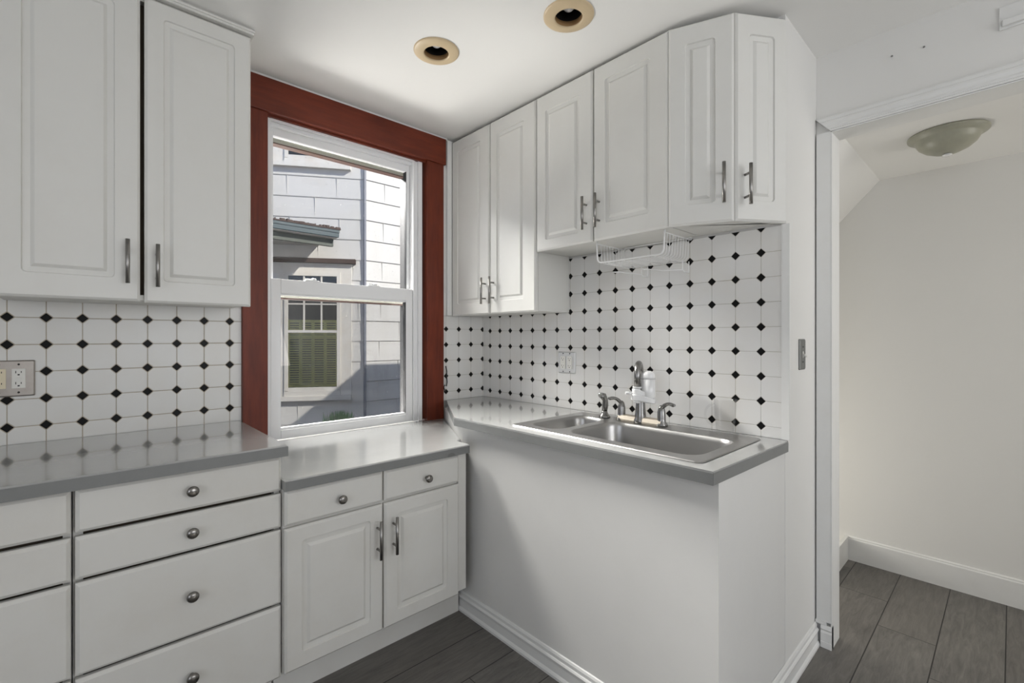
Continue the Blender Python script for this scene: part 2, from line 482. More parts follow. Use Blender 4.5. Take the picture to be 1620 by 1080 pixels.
# window wall (wall A) with the window opening
WX0, WX1, WZ0, WZ1 = -1.284, -0.436, 0.80, 2.345
w = MB()
w.box(-4.2, WX0, 0.007, 0.16, 0, 2.503); w.box(WX1, 0.006, 0.007, 0.16, 0, 2.503)
w.box(WX0, WX1, 0.007, 0.16, 0, WZ0); w.box(WX0, WX1, 0.007, 0.16, WZ1, 2.503)
struct(w.build('wall_window', 'wall_paint'))
struct(boxes0([(-4.2, WX0 - .06, .161, .180, -.4, 2.56), (WX1 + .06, 2.5, .161, .180, -.4, 2.56), (WX0 - .06, WX1 + .06, .161, .180, -.4, WZ0 - .03), (WX0 - .06, WX1 + .06, .161, .180, WZ1 + .03, 2.56)]).build('bounce_blocker', 'ext_blocker'))  # unseen dark slab added outside the wall to cut bounced light
# wall behind the sink; its free end is the narrow return wall next to the doorway
w = MB(); w.box(0.0065, 0.505, -1.755, 0.16, 0, 2.503); w.box(0.505, 1.41, -0.40, -0.30, 0, 2.50)
struct(w.build('wall_sink', 'wall_paint'))
# doorway wall
w = MB()
w.box(0.409, 0.505, -2.712, -1.7555, 2.165, 2.503)
w.box(0.409, 0.505, -5.2, -2.712, 0, 2.503)
w.box(0.4095, 0.505, -1.812, -1.7555, 0, 2.165)
struct(w.build('wall_doorway', 'wall_paint'))
# hall beyond
struct(MB().box(1.41, 1.55, -5.2, -0.30, 0, 2.503).build('wall_hall', 'wall_paint'))
struct(MB().box(0.505, 1.55, -5.3, -5.2, 0, 2.503).build('wall_hall_end', 'wall_paint'))
w = MB(); w.box(0.505, 1.41, -5.2, -0.40, 2.195, 2.50)
w.loops([[Vector((x, -1.820, 2.197)), Vector((x, -0.401, 2.197)), Vector((x, -0.401, 0.66))] for x in (0.506, 1.409)])
struct(w.build('ceiling_hall', 'ceiling_paint'))
# left and back wall (behind the camera), openings made up for the fill lights
w = MB()
w.box(-4.35, -4.2, -5.2, -4.2, 0, 2.503); w.box(-4.35, -4.2, -1.8, 0.16, 0, 2.503)
w.box(-4.35, -4.2, -4.2, -1.8, 0, 0.65); w.box(-4.35, -4.2, -4.2, -1.8, 2.25, 2.503)
struct(w.build('wall_left', 'wall_paint'))
w = MB()
w.box(-4.35, -1.85, -5.35, -5.2, 0, 2.503); w.box(0.35, 0.505, -5.35, -5.2, 0, 2.503)
w.box(-1.85, 0.35, -5.35, -5.2, 0, 0.7); w.box(-1.85, 0.35, -5.35, -5.2, 2.3, 2.503)
struct(w.build('wall_back', 'wall_paint'))

# low wall carrying the sink counter (front, right end, slanted left end)
w = MB()
w.prism([(-0.565, -1.7535), (-0.525, -1.7535), (-0.525, -0.54), (-0.565, -0.53)], 0, 0.884)
w.prism([(-0.525, -1.7535), (0.006, -1.7535), (0.006, -1.705), (-0.525, -1.705)], 0, 0.884)
w.prism([(-0.565, -0.53), (-0.525, -0.53), (-0.262, 0.006), (-0.302, 0.006)], 0, 0.884)
struct(w.build('wall_low', 'halfwall_paint'))

# baseboards
def board(name, A, B, out, prof, mat='trim_paint', parent=None):
    A, B, out = Vector((*A, 0)), Vector((*B, 0)), Vector((*out, 0))
    ls = [[P + out * d + Vector((0, 0, h)) for d, h in prof] for P in (A, B)]
    return MB().loops(ls)
OG = [(0, 0), (.019, 0), (.019, .010), (.0155, .016), (.0120, .020), (.0115, .052), (.0135, .060), (.0150, .066), (.0120, .071), (.0085, .074), (.0085, .086), (.0050, .093), (0, .095)]
bb = board('b', (-0.5655, -1.7735), (-0.5655, -0.512), (-1, 0), OG)
struct(bb.build('baseboard_low_wall', 'trim_paint'))
b2 = board('b', (-0.584, -1.7540), (0.384, -1.7555), (0, -1), OG)
struct(b2.build('baseboard_return', 'trim_paint'))
FLAT = [(0, 0), (.014, 0), (.014, .122), (.010, .128), (.010, .133), (0, .138)]
struct(board('b', (1.4095, -1.672), (1.4095, -5.19), (-1, 0), FLAT).build('baseboard_hall', 'trim_paint'))
struct(MB().box(1.02, 1.4095, -1.672, -1.655, 0, .136).build('baseboard_hall_side', 'trim_paint'))
struct(MB().box(-0.003, 0.006, -1.7715, -1.7465, 0.926, 1.724).box(-0.0005, 0.006, -1.7465, -1.744, 0.926, 1.724).build('trim_1', 'trim_paint'))

# doorway casing: jamb lining, side casing on a plinth block, moulded head
dc = MB()
dc.box(0.386, 0.409, -1.812, -1.7605, 0.108, 2.166)
dc.box(0.383, 0.4085, -1.797, -1.757, 0.094, 0.108)
struct(dc.build('door_1', 'trim_paint'))
d1 = bpy.data.objects['door_1']
pl = MB().loops([[Vector((x, y, z)) for x, z in [(.409, 0), (.379, 0), (.379, .024), (.381, .026), (.381, .062), (.385, .070), (.381, .078), (.386, .094), (.409, .094)]] for y in (-1.8165, -1.7765)])
pl.build('plinth', 'trim_paint', d1)
MB().box(0.3865, 0.506, -1.8165, -1.8125, 0, 2.162).build('jamb', 'trim_paint', d1)
MB().box(0.3865, 0.506, -2.712, -1.8165, 2.160, 2.1645).build('head_jamb', 'trim_paint', d1)
HP = [(.409, 2.166), (.386, 2.166), (.386, 2.174), (.391, 2.178), (.391, 2.186), (.388, 2.190), (.384, 2.202), (.385, 2.210), (.389, 2.214), (.389, 2.226), (.392, 2.232), (.409, 2.236)]
ls = []
for y, mit in ((-1.7565, True), (-2.80, False)):
    ls.append([Vector((x, (-1.812 + (z - 2.166) / .065 * 0.055) if mit else y, z)) for x, z in HP])
MB().loops(ls).build('head_casing', 'trim_paint', d1)
MB().box(0.386, 0.409, -2.80, -2.712, 0, 2.166).build('side_casing', 'trim_paint', d1)
MB().box(0.30, 0.4085, -1.7605, -1.757, 0.0, 0.001).build('gap', 'rubber_black', d1)
bpy.data.objects.remove(bpy.data.objects['gap'])

# ================================================================== WINDOW
def boxes(lst, bev=0.0):
    m = MB()
    for b in lst: m.box(*b, bev=bev)
    return m
# red stained casing
rc = MB()
rc.box(-1.386, -1.284, -0.020, 0.006, 0.821, 2.331, bev=.0015)
rc.box(-0.436, -0.322, -0.020, 0.006, 0.821, 2.331, bev=.0015)
rc.box(-0.4365, -0.424, 0.004, 0.048, 0.821, 2.331)
struct(rc.build('trim_2', 'red_wood_v'))
rh = MB()
rh.box(-1.392, -0.309, -0.026, 0.006, 2.333, 2.486, bev=.002)
rh.box(-1.386, -0.318, -0.030, 0.006, 2.331, 2.341, bev=.002)
rh.box(-1.284, -0.436, -0.002, 0.04, 2.322, 2.3325, bev=.001)
struct(rh.build('trim_3', 'red_wood_h'))
struct(MB().box(-4.19, -0.29, -0.014, 0.006, 2.487, 2.5025, bev=.004).build('trim_4', 'trim_paint'))
tq = MB().box(-0.318, -0.2965, -0.006, 0.006, 1.436, 2.486, bev=.002).box(-0.296, -0.263, -0.022, 0.006, 1.436, 2.486, bev=.003)
struct(tq.build('trim_5', 'trim_paint'))

W = thing('window_1', (-0.86, 0.02, 0.82), 'white vinyl double-hung window in dark red wood casing', 'window'); del W['label'], W['category']; struct(W)
f = MB()
f.box(-1.2835, -1.263, 0.015, 0.155, 0.823, 2.322)        # left frame
f.box(-0.4365, -0.452, 0.040, 0.155, 0.823, 2.322)
f.box(-0.452, -0.478, 0.010, 0.155, 0.823, 2.322)         # wide stepped right frame
f.box(-0.478, -0.497, 0.022, 0.155, 0.823, 2.322)
f.box(-0.497, -0.508, 0.014, 0.155, 0.823, 2.322, bev=.002)
f.box(-1.263, -0.508, 0.020, 0.155, 2.318, 2.338)
f.box(-1.263, -0.508, 0.030, 0.155, 2.300, 2.318)
f.box(-1.263, -0.508, 0.085, 0.155, 0.823, 0.840)
f.build('window_frame', 'vinyl_white', W)
MB().box(-1.2625, -0.5085, 0.012, 0.020, 2.312, 2.3385).box(-1.236, -1.05, 0.024, 0.0295, 2.290, 2.2925).build('head_stop', 'vinyl_white', W)
lo = MB()
y0, y1 = 0.020, 0.050
lo.box(-1.261, -1.217, y0, y1, 0.824, 1.580, bev=.002); lo.box(-0.554, -0.510, y0, y1, 0.824, 1.580, bev=.002)
lo.box(-1.217, -0.554, y0, y1, 0.824, 0.866, bev=.002); lo.box(-1.217, -0.554, y0, y1, 1.512, 1.580, bev=.002)
lo.box(-1.222, -0.549, y0 + .008, y1, 0.864, 0.876); lo.box(-1.222, -0.549, y0 + .008, y1, 1.505, 1.514)
LS = lo.build('lower_sash', 'vinyl_white', W)
MB().box(-1.219, -0.552, 0.036, 0.039, 0.870, 1.509).build('pane', 'window_glass', LS)
MB().box(-0.5565, -0.5538, 0.0195, 0.05, 0.877, 1.504).build('gasket', 'rubber_black', LS)
up = MB()
y0, y1 = 0.056, 0.086
up.box(-1.262, -1.241, y0, y1, 1.54, 2.300, bev=.002); up.box(-0.530, -0.509, y0, y1, 1.54, 2.300, bev=.002)
up.box(-1.241, -0.530, y0, y1, 2.262, 2.300, bev=.002); up.box(-1.241, -0.530, y0, y1, 1.54, 1.576, bev=.002)
US = up.build('upper_sash', 'vinyl_white', W)
MB().box(-1.243, -0.528, 0.070, 0.073, 1.574, 2.264).build('pane', 'window_glass', US)
MB().box(-0.5325, -0.5298, 0.0555, 0.086, 1.577, 2.261).build('gasket', 'rubber_black', US)
for x in (-1.07, -0.745):
    MB().box(x - .035, x + .035, 0.022, 0.050, 1.580, 1.586, bev=.002).lathe([(.013, 0), (.013, .008), (.009, .011)], (x + .01, .036, 1.586)).box(x - .03, x + .012, .030, .040, 1.588, 1.594, bev=.002).build('sash_lock', 'vinyl_white', LS)
# outer storm frame: cream head member, bottom rail with brown edge, insect mesh
st = MB()
st.box(-1.262, -0.509, 0.118, 0.150, 2.252, 2.320); st.box(-1.262, -0.509, 0.112, 0.150, 2.268, 2.276); st.box(-1.262, -0.509, 0.112, 0.150, 2.290, 2.296)
st.box(-1.262, -0.509, 0.110, 0.150, 1.500, 1.532)
ST = st.build('storm_frame', 'vinyl_cream', W)
MB().box(-1.262, -0.509, 0.110, 0.150, 2.245, 2.2515).box(-1.262, -0.509, 0.108, 0.150, 1.4925, 1.4995).build('brown_edge', 'brown_edge', ST)
MB().box(-0.5135, -0.5075, 0.087, 0.156, 0.842, 2.2445).build('dark_side', 'rubber_black', ST)
MB().box(-1.262, -0.517, 0.1305, 0.1310, 0.842, 1.492).build('insect_screen', 'insect_mesh', ST)

# ================================================================== TILED BACKSPLASHES
def tiles(x0, x1, y0, y1, z0, z1, org, mat, label):
    o = MB().box(x0, x1, y0, y1, z0, z1).build('tile_backsplash', mat, origin=org)
    return tag(o, label, 'backsplash')
tiles(-2.9, -1.387, 0, .0065, .9385, 1.4315, (-1.43188, 0, 1.3743), 'tile_left', 'white octagon tile backsplash with black diamond insets left of window above left counter')
tiles(-0.3215, 0, 0, .0065, .926, 1.434, (-0.0076, 0, 1.3549), 'tile_corner', 'narrow strip of octagon and diamond tiles between red window casing and the corner')
tiles(0, .006, -1.7465, 0, .926, 1.722, (0, -0.06669, 1.3448), 'tile_right', 'large octagon tile backsplash with black diamonds on wall behind the sink')

# ================================================================== WALL CABINETS
def carcass(parent, x0, x1, y0, y1, z0, z1, mat='cabinet_white'):
    return MB().box(x0, x1, y0, y1, z0, z1).build('body', mat, parent)

c = thing('wall_cabinet', (-1.76, 0, 1.43), 'two-door white wall cabinet left of the window, above the left counter', 'cabinet')
# open-fronted box; the dark brown sheet inside paints shade into the door gap
cb = MB()
cb.box(-2.10, -2.084, -0.288, -0.0, 1.432, 2.478); cb.box(-1.444, -1.428, -0.288, -0.0, 1.432, 2.478)
cb.box(-2.084, -1.444, -0.288, -0.0, 1.432, 1.450); cb.box(-2.084, -1.444, -0.288, -0.0, 2.462, 2.478)
cb.build('body', 'cabinet_white', c)
MB().box(-2.084, -1.444, -0.262, -0.250, 1.450, 2.462).build('inside', 'inside_gap_shade', c)
MB().box(-2.115, -1.414, -0.320, 0.0, 2.4785, 2.4865).box(-2.115, -1.412, -0.326, 0.0, 2.4865, 2.4945, bev=.003).box(-2.115, -1.418, -0.314, 0, 2.4945, 2.5025).build('top_trim', 'cabinet_white', c)
d = slab(MB(), (-2.101, -0.290, 1.427), (1, 0, 0), (0, -1, 0), .340, 1.048, .020, panel=(.060, .066, .075, .057)).build('door', 'cabinet_white', c)
bar_handle(d, (-1.796, -0.310), (0, -1, 0), 1.557)
d = slab(MB(), (-1.7495, -0.290, 1.424), (1, 0, 0), (0, -1, 0), .3265, 1.050, .020, panel=(.052, .055, .075, .057)).build('door', 'cabinet_white', c)
bar_handle(d, (-1.716, -0.310), (0, -1, 0), 1.550)

def side_cabinet(label, y0, y1, z0, splits, hz, inner=True):
    c = thing('wall_cabinet', (0, (y0 + y1) / 2, z0), label, 'cabinet')
    MB().box(-.238, -.001, y1, y0, z0 + .004, 2.486).build('body', 'cabinet_white', c)
    ym = splits
    pan = (.062, .062, .068, .070)
    d = slab(MB(), (-.240, y0, z0), (0, -1, 0), (-1, 0, 0), y0 - (ym + .003), 2.484 - z0, .020, panel=(.058, .075, .068, .070) if z0 < 1.5 else (.060, .072, .05, .082)).build('door', 'cabinet_white', c)
    bar_handle(d, (-.260, ym + .034), (-1, 0, 0), hz)
    d = slab(MB(), (-.240, ym - .003, z0), (0, -1, 0), (-1, 0, 0), (ym - .003) - y1, 2.484 - z0, .020, panel=(.055, .080, .068, .075) if z0 < 1.5 else (.060, .075, .07, .07)).build('door', 'cabinet_white', c)
    bar_handle(d, (-.260, ym - .036), (-1, 0, 0), hz)
    return c
side_cabinet('tall two-door white wall cabinet right beside the window in the corner', -.012, -.7205, 1.433, -.3685, 1.561)
side_cabinet('shorter two-door white wall cabinet above the sink, wire basket under it', -.7255, -1.4285, 1.727, -1.072, 1.852)

# angled end cabinet
c = thing('wall_cabinet', (-0.10, -1.60, 1.727), 'angled end wall cabinet with two narrow doors nearest the doorway', 'cabinet')
P0, P1, P2 = Vector((-.262, -1.432, 0)), Vector((-.1765, -1.6465, 0)), Vector((0.010, -1.766, 0))
def inset(P, a, b): return P
e1, e2 = (P1 - P0).normalized(), (P2 - P1).normalized()
n1, n2 = Vector((e1.y, -e1.x, 0)), Vector((e2.y, -e2.x, 0))
if n1.x > 0: n1 = -n1
if n2.y > 0: n2 = -n2
Q0, Q2 = P0 - n1 * .021, P2 - n2 * .021
bis = (n1 + n2).normalized(); Q1 = P1 - bis * (.0215 / bis.dot(n1))
MB().prism([(-.001, -1.4325), (Q0.x, -1.4325), (Q1.x, Q1.y), (Q2.x, Q2.y), (-.001, -1.75)], 1.731, 2.486).build('body', 'cabinet_white', c)
L1, L2 = (P1 - P0).length, (P2 - P1).length
A = P0 - n1 * .020
d = slab(MB(), (A.x, A.y, 1.727), e1, n1, L1 - .003, .757, .020, panel=(.060, .062, .075, .075)).build('door', 'cabinet_white', c)
H = P0 + e1 * (L1 - .036); bar_handle(d, (H.x, H.y), n1, 1.862)
A = P1 - n2 * .020 + e2 * .004
d = slab(MB(), (A.x, A.y, 1.727), e2, n2, L2 - .008, .757, .020, panel=(.055, .055, .075, .075)).build('door', 'cabinet_white', c)
H = P1 + e2 * .040; bar_handle(d, (H.x, H.y), n2, 1.853)

# ================================================================== BASE CABINETS
ZD = [(.781, .8965), (.6555, .7705), (.397, .6465), (.142, .388)]
def drawer_unit(x0, x1, label, kx):
    c = thing('drawer_cabinet', ((x0 + x1) / 2, -.3, 0), label, 'cabinet')
    b = MB()
    b.box(x0 + .016, x1 - .016, -.600, -.005, .13, .137)
    b.box(x0 - .0045, x0 + .016, -.600, -.005, .13, .899); b.box(x1 - .016, x1 + .001, -.600, -.005, .13, .899)
    b.build('body', 'cabinet_worn', c)
    MB().box(x0 + .0165, x1 - .0165, -.575, -.005, .138, .899).build('inside', 'inside_gap_shade', c)  # dark brown filling, also paints the shade between the drawer fronts
    MB().box(x0 + .001, x1 - .001, -.520, -.500, 0, .13).build('toe_kick', 'cabinet_worn', c)
    for z0, z1 in ZD:
        d = slab(MB(), (x0, -.610, z0), (1, 0, 0), (0, -1, 0), x1 - x0, z1 - z0, .020, chamfer=.009).build('drawer_front', 'cabinet_worn', c)
        knob(d, (kx, -.630, (z0 + z1) / 2 + (.002 if z1 > .5 else .013)), (0, -1, 0))
drawer_unit(-2.390, -1.929, 'drawer cabinet cut off by the left edge, left of the wide drawers', -2.16)
drawer_unit(-1.921, -1.407, 'wide white cabinet of four drawers under left counter, next to window cabinet', -1.662)

c = thing('base_cabinet', (-1.03, -.3, 0), 'low white base cabinet with two drawers and two doors under the window', 'cabinet')
MB().box(-1.4035, -.672, -.629, -.02, .150, .7835).build('body', 'cabinet_worn', c)
MB().box(-.6705, -.628, -.640, -.60, .168, .7835).build('filler_strip', 'cabinet_worn', c)
MB().box(-1.4035, -.588, -.528, -.508, 0, .1495).build('toe_kick', 'cabinet_worn', c)
for x0, x1, kx in ((-1.4025, -1.040, -1.210), (-1.034, -.672, -.842)):
    d = slab(MB(), (x0, -.630, .660), (1, 0, 0), (0, -1, 0), x1 - x0, .119, .020, chamfer=.009).build('drawer_front', 'cabinet_worn', c)
    knob(d, (kx, -.650, .714), (0, -1, 0))
    d = slab(MB(), (x0, -.630, .157), (1, 0, 0), (0, -1, 0), x1 - x0, .494, .020, panel=(.056, .052, .055, .050) if x0 < -1.2 else (.056, .062, .055, .050)).build('door', 'cabinet_worn', c)
    bar_handle(d, (-1.065 if x0 < -1.2 else -.997, -.650), (0, -1, 0), .524)

# ================================================================== COUNTERTOPS
def counter(pts, z0, z1, label, holes=None, edge=None):
    mb = MB()
    if holes:
        bm = plate_with_holes(pts, holes, z0, z1).bm
        mb.bm.free(); mb.bm = bm
    else:
        mb.prism(pts, z0, z1, bev=.004)
    o = mb.build('countertop', 'laminate_grey')
    tag(o, label, 'countertop')
    return o
def edge_band(o, pts, z0, z1, t=.0012):
    """laminate band along the open edges, a thin strip with its shade painted in"""
    mb = MB()
    for a, b in zip(pts, pts[1:]):
        a, b = Vector((*a, 0)), Vector((*b, 0)); d = (b - a).normalized(); n = Vector((d.y, -d.x, 0))
        ls = [[a + Vector((0, 0, z0)), b + Vector((0, 0, z0)), b + Vector((0, 0, z1)), a + Vector((0, 0, z1))]]
        ls.append([p + n * t for p in ls[0]])
        mb.loops(ls)
    return mb.build('edge_band', 'laminate_edge_shade', o)
cl = counter([(-2.9, -.001), (-2.9, -.648), (-1.392, -.648), (-1.392, -.001)], .9005, .938, 'grey laminate countertop above the wide drawers, left of the window')
edge_band(cl, [(-2.9, -.648), (-1.392, -.648), (-1.392, -.01)], .9005, .9335)
cm = counter([(-1.4045, .018), (-1.4045, -.660), (-.624, -.660), (-.617, -.653), (-.616, -.562), (-.577, -.532), (-.337, -.045), (-.322, .006), (-.4, .018)], .784, .8205, 'lower grey laminate countertop right under the window sash')
edge_band(cm, [(-1.4045, -.660), (-.624, -.660), (-.617, -.653), (-.616, -.562)], .784, .816)
MB().loops([[Vector((-.722 + .021 * math.cos(PI * k / 12), yy, .7842 + .015 * math.sin(PI * k / 12))) for k in range(13)] for yy in (-.6612, -.6617)]).build('worn_patch', 'patch_dark', cm)
SX = rrect(-.538, -.060, -1.684, -.861, .02)
SP = [(-.001, -.001), (-.290, -.001), (-.608, -.523), (-.598, -1.752), (-.006, -1.768), (-.001, -1.764)]
cs = counter(SP, .885, .925, 'grey laminate countertop holding the stainless sink, slanted at its left end', holes=[SX])
edge_band(cs, [(-.290, -.004), (-.608, -.523), (-.598, -1.752), (-.006, -1.768)], .885, .9195)

# ================================================================== SINK
sk = thing('sink', (-.30, -1.27, .925), 'stainless steel double-bowl sink set in the grey counter', 'sink')
B1 = lambda i, r: rrect(-.492 + i, -.135 - i, -1.066 + i, -.897 - i, max(r - i * .4, .01), 6)
B2 = lambda i, r: rrect(-.492 + i, -.150 - i, -1.652 + i, -1.106 - i, max(r - i * .4, .01), 6)
OUT = rrect(-.546, -.052, -1.692, -.853, .022, 6)
bm = bmesh.new()
def ringv(pts, z): return [bm.verts.new((x, y, z)) for x, y in pts]
ro = ringv(OUT, .9295)
r1, r2 = ringv(B1(0, .055), .9285), ringv(B2(0, .065), .9285)
ed = []
for r in (ro, r1, r2):
    ed += [bm.edges.new((r[i], r[(i + 1) % len(r)])) for i in range(len(r))]
bmesh.ops.triangle_fill(bm, edges=ed, use_beauty=True)
lip = ringv(rrect(-.549, -.049, -1.695, -.850, .024, 6), .9262)
for i in range(len(ro)):
    j = (i + 1) % len(ro); bm.faces.new((ro[i], ro[j], lip[j], lip[i]))
def bowl(r0, fn, rad, depth):
    prev = r0
    for i, dz in ((.004, .004), (.008, .02), (.012, depth - .04), (.020, depth - .014), (.045, depth)):
        cur = ringv(fn(i, rad), .9285 - dz)
        for a in range(len(cur)):
            b = (a + 1) % len(cur)
            ff = bm.faces.new((prev[a], prev[b], cur[b], cur[a])); ff.smooth = True
        prev = cur
    bm.faces.new(prev)
bowl(r1, B1, .055, .14); bowl(r2, B2, .065, .18)
mb = MB(); mb.bm.free(); mb.bm = bm
bs = mb.build('basin', 'sink_steel', sk)
for p in bs.data.polygons:
    pass
MB().lathe([(.045, 0), (.045, .002), (.038, .004), (.034, .001), (.0001, .0005)], (-.32, -1.38, .7492)).build('drain', 'chrome', sk)
MB().lathe([(.040, 0), (.040, .002), (.034, .004), (.030, .001), (.0001, .0005)], (-.31, -.98, .7892)).build('drain', 'chrome', sk)

# ================================================================== FAUCET
FX, FYc, FZ = -.105, -1.215, .9297
fa = thing('faucet', (FX, FYc, FZ), 'brushed nickel two-handle kitchen faucet behind the large sink bowl', 'faucet')
m = MB()
m.loops([[Vector((FX + dx, y, FZ + dz)) for dx, dz in [(-.024, 0), (-.024, .008), (-.016, .024), (.0, .029), (.016, .024), (.024, .008), (.024, 0)]] for y in (-1.322, -1.110)])
m.build('base_bar', 'faucet_warm', fa)
sp = MB()
sp.lathe([(.031, 0), (.030, .012), (.025, .022), (.0225, .045), (.018, .115), (.0155, .145)], (FX, FYc, FZ))
dx, dy = -.915, -.40
arc = [(FX, FYc, FZ + .135)]
Rr = .047; zt = 1.145
for k in range(0, 13):
    a = PI * k / 12
    q = Rr * (1 - math.cos(a)); arc.append((FX + dx * q, FYc + dy * q, zt + Rr * math.sin(a) * 0.98))
TIP = (FX + dx * 2 * Rr * 1.04, FYc + dy * 2 * Rr * 1.04)
arc.append((TIP[0], TIP[1], 1.0985))
sp.tube(arc, .0135, 16)
sp.build('spout', 'faucet_nickel', fa)
def lever(y, tip, name='handle'):
    h = MB()
    h.lathe([(.026, 0), (.025, .008), (.018, .018), (.0175, .03), (.0165, .060), (.012, .078), (.006, .086), (.0001, .088)], (FX, y, FZ))
    b = Vector((FX, y, FZ + .074)); t = Vector(tip)
    pts = []
    for k in range(9):
        s = k / 8
        p = b.lerp(t, s); p.z += .012 * math.sin(PI * min(s * 1.1, 1)); pts.append(p)
    h.tube(pts, .006, 10, radii=[.006, .0085, .0085, .0075, .007, .007, .0075, .0075, .005])
    h.build(name, 'faucet_nickel', fa)
lever(-1.118, (FX - .055, -1.084, FZ + .100))
lever(-1.316, (FX - .030, -1.392, FZ + .098))

sy = thing('side_sprayer', (-.105, -1.024, FZ), 'brushed nickel side sprayer standing left of the faucet', 'sprayer')
m = MB()
m.lathe([(.027, 0), (.026, .006), (.018, .016), (.014, .024), (.0135, .03)], (-.105, -1.024, FZ))
m.build('holder', 'faucet_nickel', sy)
m = MB()
m.tube([(-.105, -1.024, FZ + .028), (-.103, -1.026, FZ + .055), (-.105, -1.027, FZ + .082), (-.113, -1.022, FZ + .100), (-.124, -1.018, FZ + .104)], .014, 16, radii=[.012, .0155, .014, .0165, .013])
m.build('spray_head', 'faucet_nickel', sy)
MB().lathe([(.0125, 0), (.0125, .004), (.009, .005), (.0001, .005)], (-.124, -1.018, FZ + .104), (-.80, -.2, .15)).build('nozzle', 'chrome', sy)

# water filter clipped on the spout
wf = thing('water_filter', (TIP[0], TIP[1], 1.03), 'white faucet-mounted water filter hanging on the spout', 'water filter')
rt = Vector((math.sin(YAW), -math.cos(YAW), 0))
T = Vector((TIP[0], TIP[1], 0))
Cc = T + rt * .047
m = MB()
m.lathe([(.0145, 0), (.0145, .010), (.019, .010), (.019, .016)], (T.x, T.y, 1.082))
# body: hull of a small block round the spout tip and the round seat of the cartridge
def hull_outline(ra, rb, n=14):
    ax = rt; ay = Vector((-rt.y, rt.x, 0)); L = (Cc - T).length
    pts = []
    for k in range(n + 1):
        a = PI / 2 + PI * k / n; pts.append(T + ax * (ra * math.cos(a)) + ay * (ra * math.sin(a)))
    for k in range(n + 1):
        a = -PI / 2 + PI * k / n; pts.append(Cc + ax * (rb * math.cos(a)) + ay * (rb * math.sin(a)))
    return pts
def lay(ra, rb, za, zb):
    L = (Cc - T).length + rb
    out = []
    for p in hull_outline(ra, rb):
        s = max(0, min(1, ((p - T).dot(rt)) / L)); s = s * s * (3 - 2 * s)
        out.append(Vector((p.x, p.y, za + (zb - za) * s)))
    return out
m.loops([lay(.020, .024, 1.040, 1.026), lay(.024, .030, 1.043, 1.029), lay(.025, .031, 1.064, 1.042), lay(.023, .029, 1.067, 1.046)])
m.loops([lay(.021, .020, 1.068, 1.050), lay(.021, .020, 1.086, 1.060), lay(.019, .018, 1.089, 1.063)])
m.lathe([(.015, 0), (.015, .012)], (T.x, T.y, 1.030))
m.build('housing', 'plastic_white', wf)
m = MB(); m.lathe([(.022, 0), (.0285, .012), (.029, .085)], (Cc.x, Cc.y, 1.045)); m.build('cartridge', 'plastic_white', wf)
m = MB(); m.lathe([(.0292, 0), (.0292, .010), (.0275, .020), (.0215, .029), (.010, .033), (.0001, .034)], (Cc.x, Cc.y, 1.1305)); m.build('cap', 'plastic_white', wf)
lv = T - rt * .022
m = MB(); m.tube([lv + Vector((0, 0, 1.070)), lv - rt * .026 + Vector((0, 0, 1.071))], .0055, 10); m.build('lever', 'plastic_white', wf)

# ================================================================== GLASS PITCHER
gp = thing('glass_mug', (-.098, -1.578, FZ), 'clear glass mug with a looped handle at the right end of the sink', 'mug')
m = MB()
r0 = .031; r1_ = .0425; h = .138
m.lathe([(.0001, 0), (r0, 0), (r0 + .001, .004), (r0 + .002, .02), (r1_, h - .004), (r1_ + .002, h), (r1_ - .002, h), (r1_ - .0035, h - .006), (r0 - .001, .020), (r0 - .004, .014), (.0001, .013)], (-.098, -1.578, FZ + .0002), n=36, cap=False)
m.build('cup', 'drinking_glass', gp)
m = MB()
hd = Vector((-.50, .86, 0)).normalized(); c0 = Vector((-.098, -1.578, FZ))
pts = []
for k in range(13):
    a = -PI / 2 + PI * k / 12
    pts.append(c0 + hd * (.037 + .034 * math.cos(a)) + Vector((0, 0, .078 + .040 * math.sin(a))))
m.tube(pts, .0042, 10); m.build('handle', 'drinking_glass', gp)

# ================================================================== WIRE BASKET UNDER THE CABINET
wb = thing('wire_basket', (-.14, -1.24, 1.63), 'white wire basket hanging under the cabinet above the sink', 'basket')
def U(x, y0, y1, zt, zb, r=.022, n=5):
    pts = [(x, y0, zt)]
    for k in range(n + 1):
        a = PI * k / (2 * n); pts.append((x, y0 - r * (1 - math.cos(a)) - .004, zb + r * (1 - math.sin(a))))
    for k in range(n + 1):
        a = PI * k / (2 * n); pts.append((x, y1 + r * (1 - math.sin(a)) + .004, zb + r * (1 - math.cos(a))))
    pts.append((x, y1, zt))
    return pts
yL, yR = -1.078, -1.405
MB().tube(U(-.238, yL, yR, 1.727, 1.632), .0034, 10).build('front_frame', 'wire_white', wb)
m = MB()
for k in range(9):
    x = -.212 + k * .0225
    m.tube(U(x, yL - .004, yR + .004, 1.716, 1.628), .0014, 6)
m.build('wires', 'wire_white', wb)
m = MB()
for y in (yL - .003, yR + .003):
    m.tube([(-.238, y, 1.716), (-.018, y, 1.716)], .0022, 8)
m.tube([(-.018, yL, 1.7265), (-.018, yR, 1.7265)], .0022, 8)
for y in (-1.13, -1.20, -1.28, -1.35):
    m.tube([(-.236, y, 1.631), (-.020, y, 1.626)], .0018, 6)
for y in (yL, yR): m.tube([(-.018, y, 1.7265), (-.018, y, 1.7155)], .0018, 6)
m.build('rails', 'wire_white', wb)
m = MB()
for y in (-1.19, -1.385):
    m.tube([(-.055, y, 1.628), (-.055, y, 1.590), (-.052, y - .002, 1.583), (-.045, y - .006, 1.579), (-.020, y - .010, 1.578)], .0022, 8)
    m.tube([(-.020, y - .010, 1.578), (-.020, y - .010, 1.626)], .0022, 8)
